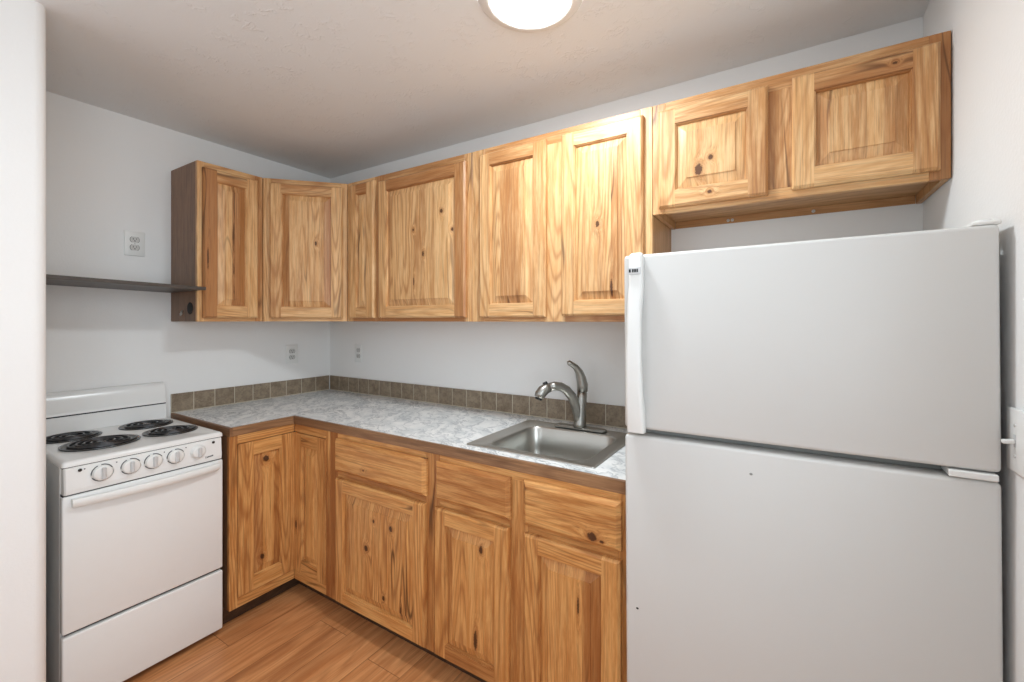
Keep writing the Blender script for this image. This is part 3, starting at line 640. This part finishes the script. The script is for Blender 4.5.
m = MB(); m.box(w-.040, w+.004, .006, .09, 1.5905, 1.599, bevel=.003, seg=2); m.lathe([(.014, 1.599), (.014, 1.603), (.008, 1.605)], 16, Matrix.Translation((w-.018, .03, 0)), cap1=True); m.build('hinge_cap', WPLAST, t, weld=False)
m = MB(); m.box(w-.080, w-.006, -.004, .05, 1.0765, 1.0905, bevel=.002); m.lathe([(.006, 1.0742), (.006, 1.0762)], 12, Matrix.Translation((w-.03, .02, 0)), cap0=True, cap1=True); m.build('middle_hinge', WPLAST, t, weld=False)
for cx, cz in ((.035, .581), (.327, 1.015)):
    m = MB(); m.lathe([(.004, 0), (.003, .0006)], 8, Matrix.Translation((cx, -.0003, cz)) @ Matrix.Rotation(PI/2, 4, 'X') @ Matrix.Diagonal((1, .8, 1, 1)), cap1=True); m.build('paint_chip', DARKG if cx < .1 else GASKET, rd)

# ------------------------------------------------------------------ electric range
ry0, ry1, rx = -1.444, -.945, .625
t = thing('electric_range', 'small white electric range with four coil burners against the left wall', 'range', (0.012, ry0, 0), PI/2)
# local: x along the wall (0..w), front at y = -(rx-.012)
w = ry1-ry0; fy_ = -(rx-.012)
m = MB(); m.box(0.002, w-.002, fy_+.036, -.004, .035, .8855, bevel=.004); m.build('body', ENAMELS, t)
# cooktop with a soft raised rim
m = MB(); zt = .906
def cl(e, z, r=.012): return rrect(e, w-e, fy_+e, -.052-e*.3, r, z, 4)
m.loops([cl(0, .8860, .010), cl(0, .896, .012), cl(.002, .901, .012), cl(.007, .905, .012), cl(.014, zt, .010), cl(.030, .904, .01)], cap0=True, cap1=True, smooth=True)
m.build('cooktop', ENAMEL, t, sharp=35)
# backguard, rounded over at the top
prof = [(-.050, .880), (-.0505, .985), (-.048, .990), (-.046, 1.0), (-.040, 1.042), (-.034, 1.064), (-.026, 1.080), (-.014, 1.087), (-.004, 1.085), (-.003, .880)]
m = MB(); m.loops([[(x, y, z) for y, z in prof] for x in (.002, w-.014)], cap0=True, cap1=True, smooth=False)
bg = m.build('backguard', ENAMEL, t)
for f in bg.data.polygons: f.use_smooth = len(f.vertices) == 4
bg.data.set_sharp_from_angle(angle=math.radians(50))
m = MB(); m.box(.01, w-.016, -.0525, -.0505, .979, .984); m.build('backguard_seam', DARKG, t)
# burners
def burner(lx, ly, R_):
    m = MB(); m.lathe([(R_*.99, .9048), (R_, .9075), (R_*.97, .9092), (R_*.90, .9088), (R_*.86, .9070), (R_*.5, .9052), (.001, .905)], 40, Matrix.Translation((lx, ly, 0)), cap0=False)
    dp = m.build('drip_pan', BLACK, t)
    m = MB(); m.lathe([(R_*1.0, .9080), (R_*1.0, .9092), (R_*.975, .9096), (R_*.955, .9090)], 40, Matrix.Translation((lx, ly, 0))); m.build('trim_ring', PAN, dp)
    m = MB(); turns = 3.0 if R_ < .1 else 4.0; n = int(turns*36); pts = []; th = 0.0042
    for i in range(n+1):
        u = i/n; a = 2*PI*turns*u; r = .020+(R_*.88-.020)*u
        pts.append((lx+r*math.cos(a), ly+r*math.sin(a), .9112))
    m.tube(pts, th, 8); m.build('coil', COIL, t)
    m = MB(); m.lathe([(.001, .9125), (.013, .9125), (.015, .911), (.016, .906)], 18, Matrix.Translation((lx, ly, 0)), cap0=True); m.build('coil_cap', PAN, dp)
for (by, bx, R_) in ((-1.286, .398, .119), (-1.060, .408, .097), (-1.325, .170, .097), (-1.072, .172, .098)):
    burner(by-ry0, -(bx-.012), R_)
# control panel
m = MB(); yf = fy_; prof = [(yf+.034, .8825), (yf+.004, .8825), (yf+.001, .8795), (yf-.004, .805), (yf-.002, .790), (yf+.004, .7870), (yf+.034, .7870)]
m.loops([[(x+(.004 if k in (0, 3) else 0)*(1 if k == 0 else -1), y+(.006 if k in (0, 3) and i in (1, 2, 3, 4, 5) else 0), z) for i, (y, z) in enumerate(prof)] for k, x in enumerate((.001, .009, w-.009, w-.001))], cap0=True, cap1=True, smooth=False)
cp = m.build('control_panel', ENAMEL, t)
Mk = lambda x, z, y=0.0: Matrix.Translation((x, yf-.0025+y, z)) @ Matrix.Rotation(PI/2, 4, 'X') @ Matrix.Rotation(PI, 4, 'Y') if False else Matrix.Translation((x, yf-.0025+y, z)) @ Matrix.Rotation(PI/2, 4, 'X')
for i, (ky, kz, kr) in enumerate(((-1.342, .844, .0275), (-1.262, .844, .0265), (-1.193, .844, .0265), (-1.121, .844, .0265), (-1.042, .842, .0245))):
    kx = ky-ry0; big = i < 4
    m = MB(); m.lathe([(kr*1.14, .0), (kr*1.14, .0015), (kr, .002), (kr, .011), (kr*.93, .0145), (kr*.80, .016), (.001, .016)], 32, Mk(kx, kz), cap0=True)
    kb = m.build('knob', WPLAST, t)
    m = MB(); m.box(-.0060, .0060, -kr*.82, kr*.82, .0155, .026, bevel=.003, rot=Mk(kx, kz)); m.build('knob_grip', KGREY, kb)
    if big:
        m = MB()
        for a0 in (25, 115, 205, 295):
            pts = [(Mk(kx, kz) @ Vector((kr*1.08*math.cos(math.radians(a0+j*7)), kr*1.08*math.sin(math.radians(a0+j*7)), .0024))) for j in range(11)]
            m.tube(pts, .0017, 6)
        m.build('dial_marks', KNOBRING, kb, weld=False)
for lx, lz in ((-1.400-ry0, .869), (-.985-ry0, .868)):
    m = MB(); m.lathe([(.0055, 0), (.0055, .002), (.001, .003)], 14, Mk(lx, lz, .0005), cap1=True); m.build('indicator_light', BLACK, cp)
for lx in (-1.388, -1.302, -1.158, -1.085):
    m = MB(); m.lathe([(.0022, 0), (.0022, .0008), (.0005, .0009)], 8, Mk(lx-ry0, .870, .0005), cap1=True); m.build('position_dot', KNOBRING, cp)
m = MB()   # small grey maker's mark, too small to read
for a, b, c, d_ in ((.429, .431, 0.8050, 0.8140), (.4335, .4375, 0.8065, 0.8115), (.4385, .4425, 0.8070, 0.8125), (.4435, .447, 0.8075, 0.8130), (.448, .452, 0.8080, 0.8135), (.453, .4575, 0.8085, 0.8145)):
    m.box(a, b, yf-.0047, yf-.0038, c, d_)
m.build('maker_mark', KNOBRING, cp, weld=False)
# oven door, handle, drawer
m = MB(); m.box(0.001, w-.001, yf+.001, yf+.034, .300, .7830, bevel=.006, seg=3); od = m.build('oven_door', ENAMEL, t, sharp=60)
m = MB(); lps = []
n = 24
for i in range(n+1):
    u = i/n; x = .022+(w-.044)*u; s_ = math.sin(PI*u)**.75 if 0 < u < 1 else 0
    y0_ = yf+.0005; out = -.022-.016*s_; zc = .7600-.003*s_; hh = .0145
    pr = [(y0_ if s_ < .2 else yf+out+.018, zc+hh*.9), (yf+out+.004, zc+hh), (yf+out, zc+hh*.6), (yf+out, zc-hh*.5), (yf+out+.005, zc-hh), (y0_ if s_ < .2 else yf+out+.018, zc-hh*.85)]
    lps.append([(x, a, b) for a, b in pr])
m.loops(lps, cap0=True, cap1=True, smooth=True); m.build('oven_handle', WPLAST, od, sharp=40)
m = MB(); m.box(0.001, w-.001, yf+.001, yf+.034, .028, .2885, bevel=.006, seg=3); dw = m.build('storage_drawer', ENAMEL, t, sharp=60)
m = MB(); m.box(.01, w-.01, yf+.020, yf+.035, .289, .2995); m.build('gap_strip', DARKG, t)
m = MB(); m.box(.003, w-.003, yf+.008, yf+.0355, .8815, .8865); m.box(.003, w-.003, yf+.008, yf+.0355, .782, .7885); m.build('gap_strip', DARKG, t, weld=False)
for lx in (.055, w-.055):
    for ly in (yf+.075, -.08):
        m = MB(); m.lathe([(.017, .0005), (.019, .006), (.014, .014), (.010, .0145), (.010, .0345)], 14, Matrix.Translation((lx, ly, 0)), cap0=True, cap1=True); m.build('foot', RUBBER, t)

# ------------------------------------------------------------------ thin shelf above the range
m = MB(); m.box(0.0, .56, -.4015, 0.0, 0.0, .0150, bevel=.0015, seed=3.3, axis=1, tint=.2)
o = m.build('wall_shelf', SHELFM, None, loc=(0.0006, -1.4805, 1.5622), rotz=PI/2); o.rotation_euler = (0, math.radians(1.5), PI/2); tag(o, 'thin dark grey shelf board on the left wall above the range', 'shelf')

# ------------------------------------------------------------------ outlets and switch
def outlet(label, loc, rotz, pw=.080, ph=.122, group='duplex wall outlets'):
    t = thing('wall_outlet', label, 'outlet', loc, rotz, group)
    m = MB(); m.box(-pw/2, pw/2, -.006, -.0006, -ph/2, ph/2, bevel=.0025, seg=2); m.build('cover_plate', WPLAST, t)
    for s_ in (-1, 1):
        m = MB(); zc = s_*.0195
        lp = lambda r, y: [(r*.0172*math.cos(2*PI*i/28), y, zc+max(-.0142, min(.0142, r*.0172*math.sin(2*PI*i/28)))) for i in range(28)]
        m.loops([lp(1, -.0061), lp(1, -.0078), lp(.93, -.0083)], cap1=True); rc_ = m.build('receptacle', RECEP, t)
        m = MB()
        m.box(-.0075, -.0052, -.0087, -.0083, zc-.001, zc+.008); m.box(.0052, .0073, -.0087, -.0083, zc, zc+.007); m.lathe([(.0028, 0), (.0028, .0004), (.0002, .0004)], 10, Matrix.Translation((0, -.0083, zc-.0065)) @ Matrix.Rotation(PI/2, 4, 'X'))
        lp2 = lambda r, y: [(r*.0172*math.cos(2*PI*i/28), y, zc+max(-.0142, min(.0142, r*.0172*math.sin(2*PI*i/28)))) for i in range(28)]
        m.loops([lp2(1.10, -.00605), lp2(1.10, -.0063), lp2(1.0, -.0063)])
        m.build('slots', SLOT, rc_, weld=False)
    m = MB(); m.lathe([(.003, .0), (.003, .001), (.0005, .0015)], 10, Matrix.Translation((0, -.006, 0)) @ Matrix.Rotation(PI/2, 4, 'X')); m.build('screw', SCREW, t)
outlet('white outlet high on the left wall, above the dark shelf', (0, -1.066, 1.784), PI/2)
outlet('white outlet low on the left wall, just above the tile backsplash', (0, -.275, 1.182), PI/2)
outlet('white outlet on the back wall under the slim wall cabinet near the corner', (.315, 0, 1.184), 0, pw=.072)
t = thing('light_switch', 'white toggle light switch on the right wall beside the refrigerator', 'switch', (WX, -.699, 1.170), -PI/2)
m = MB(); m.box(-.040, .040, -.0075, -.0006, -.062, .062, bevel=.003, seg=2); m.build('cover_plate', WPLAST, t)
m = MB(); m.box(-.005, .005, -.0079, -.0076, -.012, .012); m.build('slot', KGREY, t)
m = MB(); m.box(-.004, .004, -.026, -.0080, -.004, .004, bevel=.0015, rot=Matrix.Rotation(.12, 4, 'X')); m.build('toggle', WPLAST, t)
for s_ in (-1, 1):
    m = MB(); m.lathe([(.003, .0), (.003, .001), (.0005, .0015)], 10, Matrix.Translation((0, -.0076, s_*.030)) @ Matrix.Rotation(PI/2, 4, 'X')); m.build('screw', SCREW, t)

# ------------------------------------------------------------------ ceiling light
t = thing('ceiling_light', 'round flush white ceiling light glowing over the kitchen', 'light', (2.108, -.752, H), 0)
m = MB(); m.lathe([(.165, -.0005), (.165, -.006), (.161, -.011), (.150, -.0165), (.136, -.0195), (.127, -.0200), (.123, -.017)], 64); m.build('trim_ring', WPLAST, t)
m = MB(); m.lathe([(.1229, -.0165), (.116, -.0195), (.09, -.0228), (.05, -.0242), (.0005, -.0248)], 64, cap1=True); m.build('diffuser', GLOW, t)
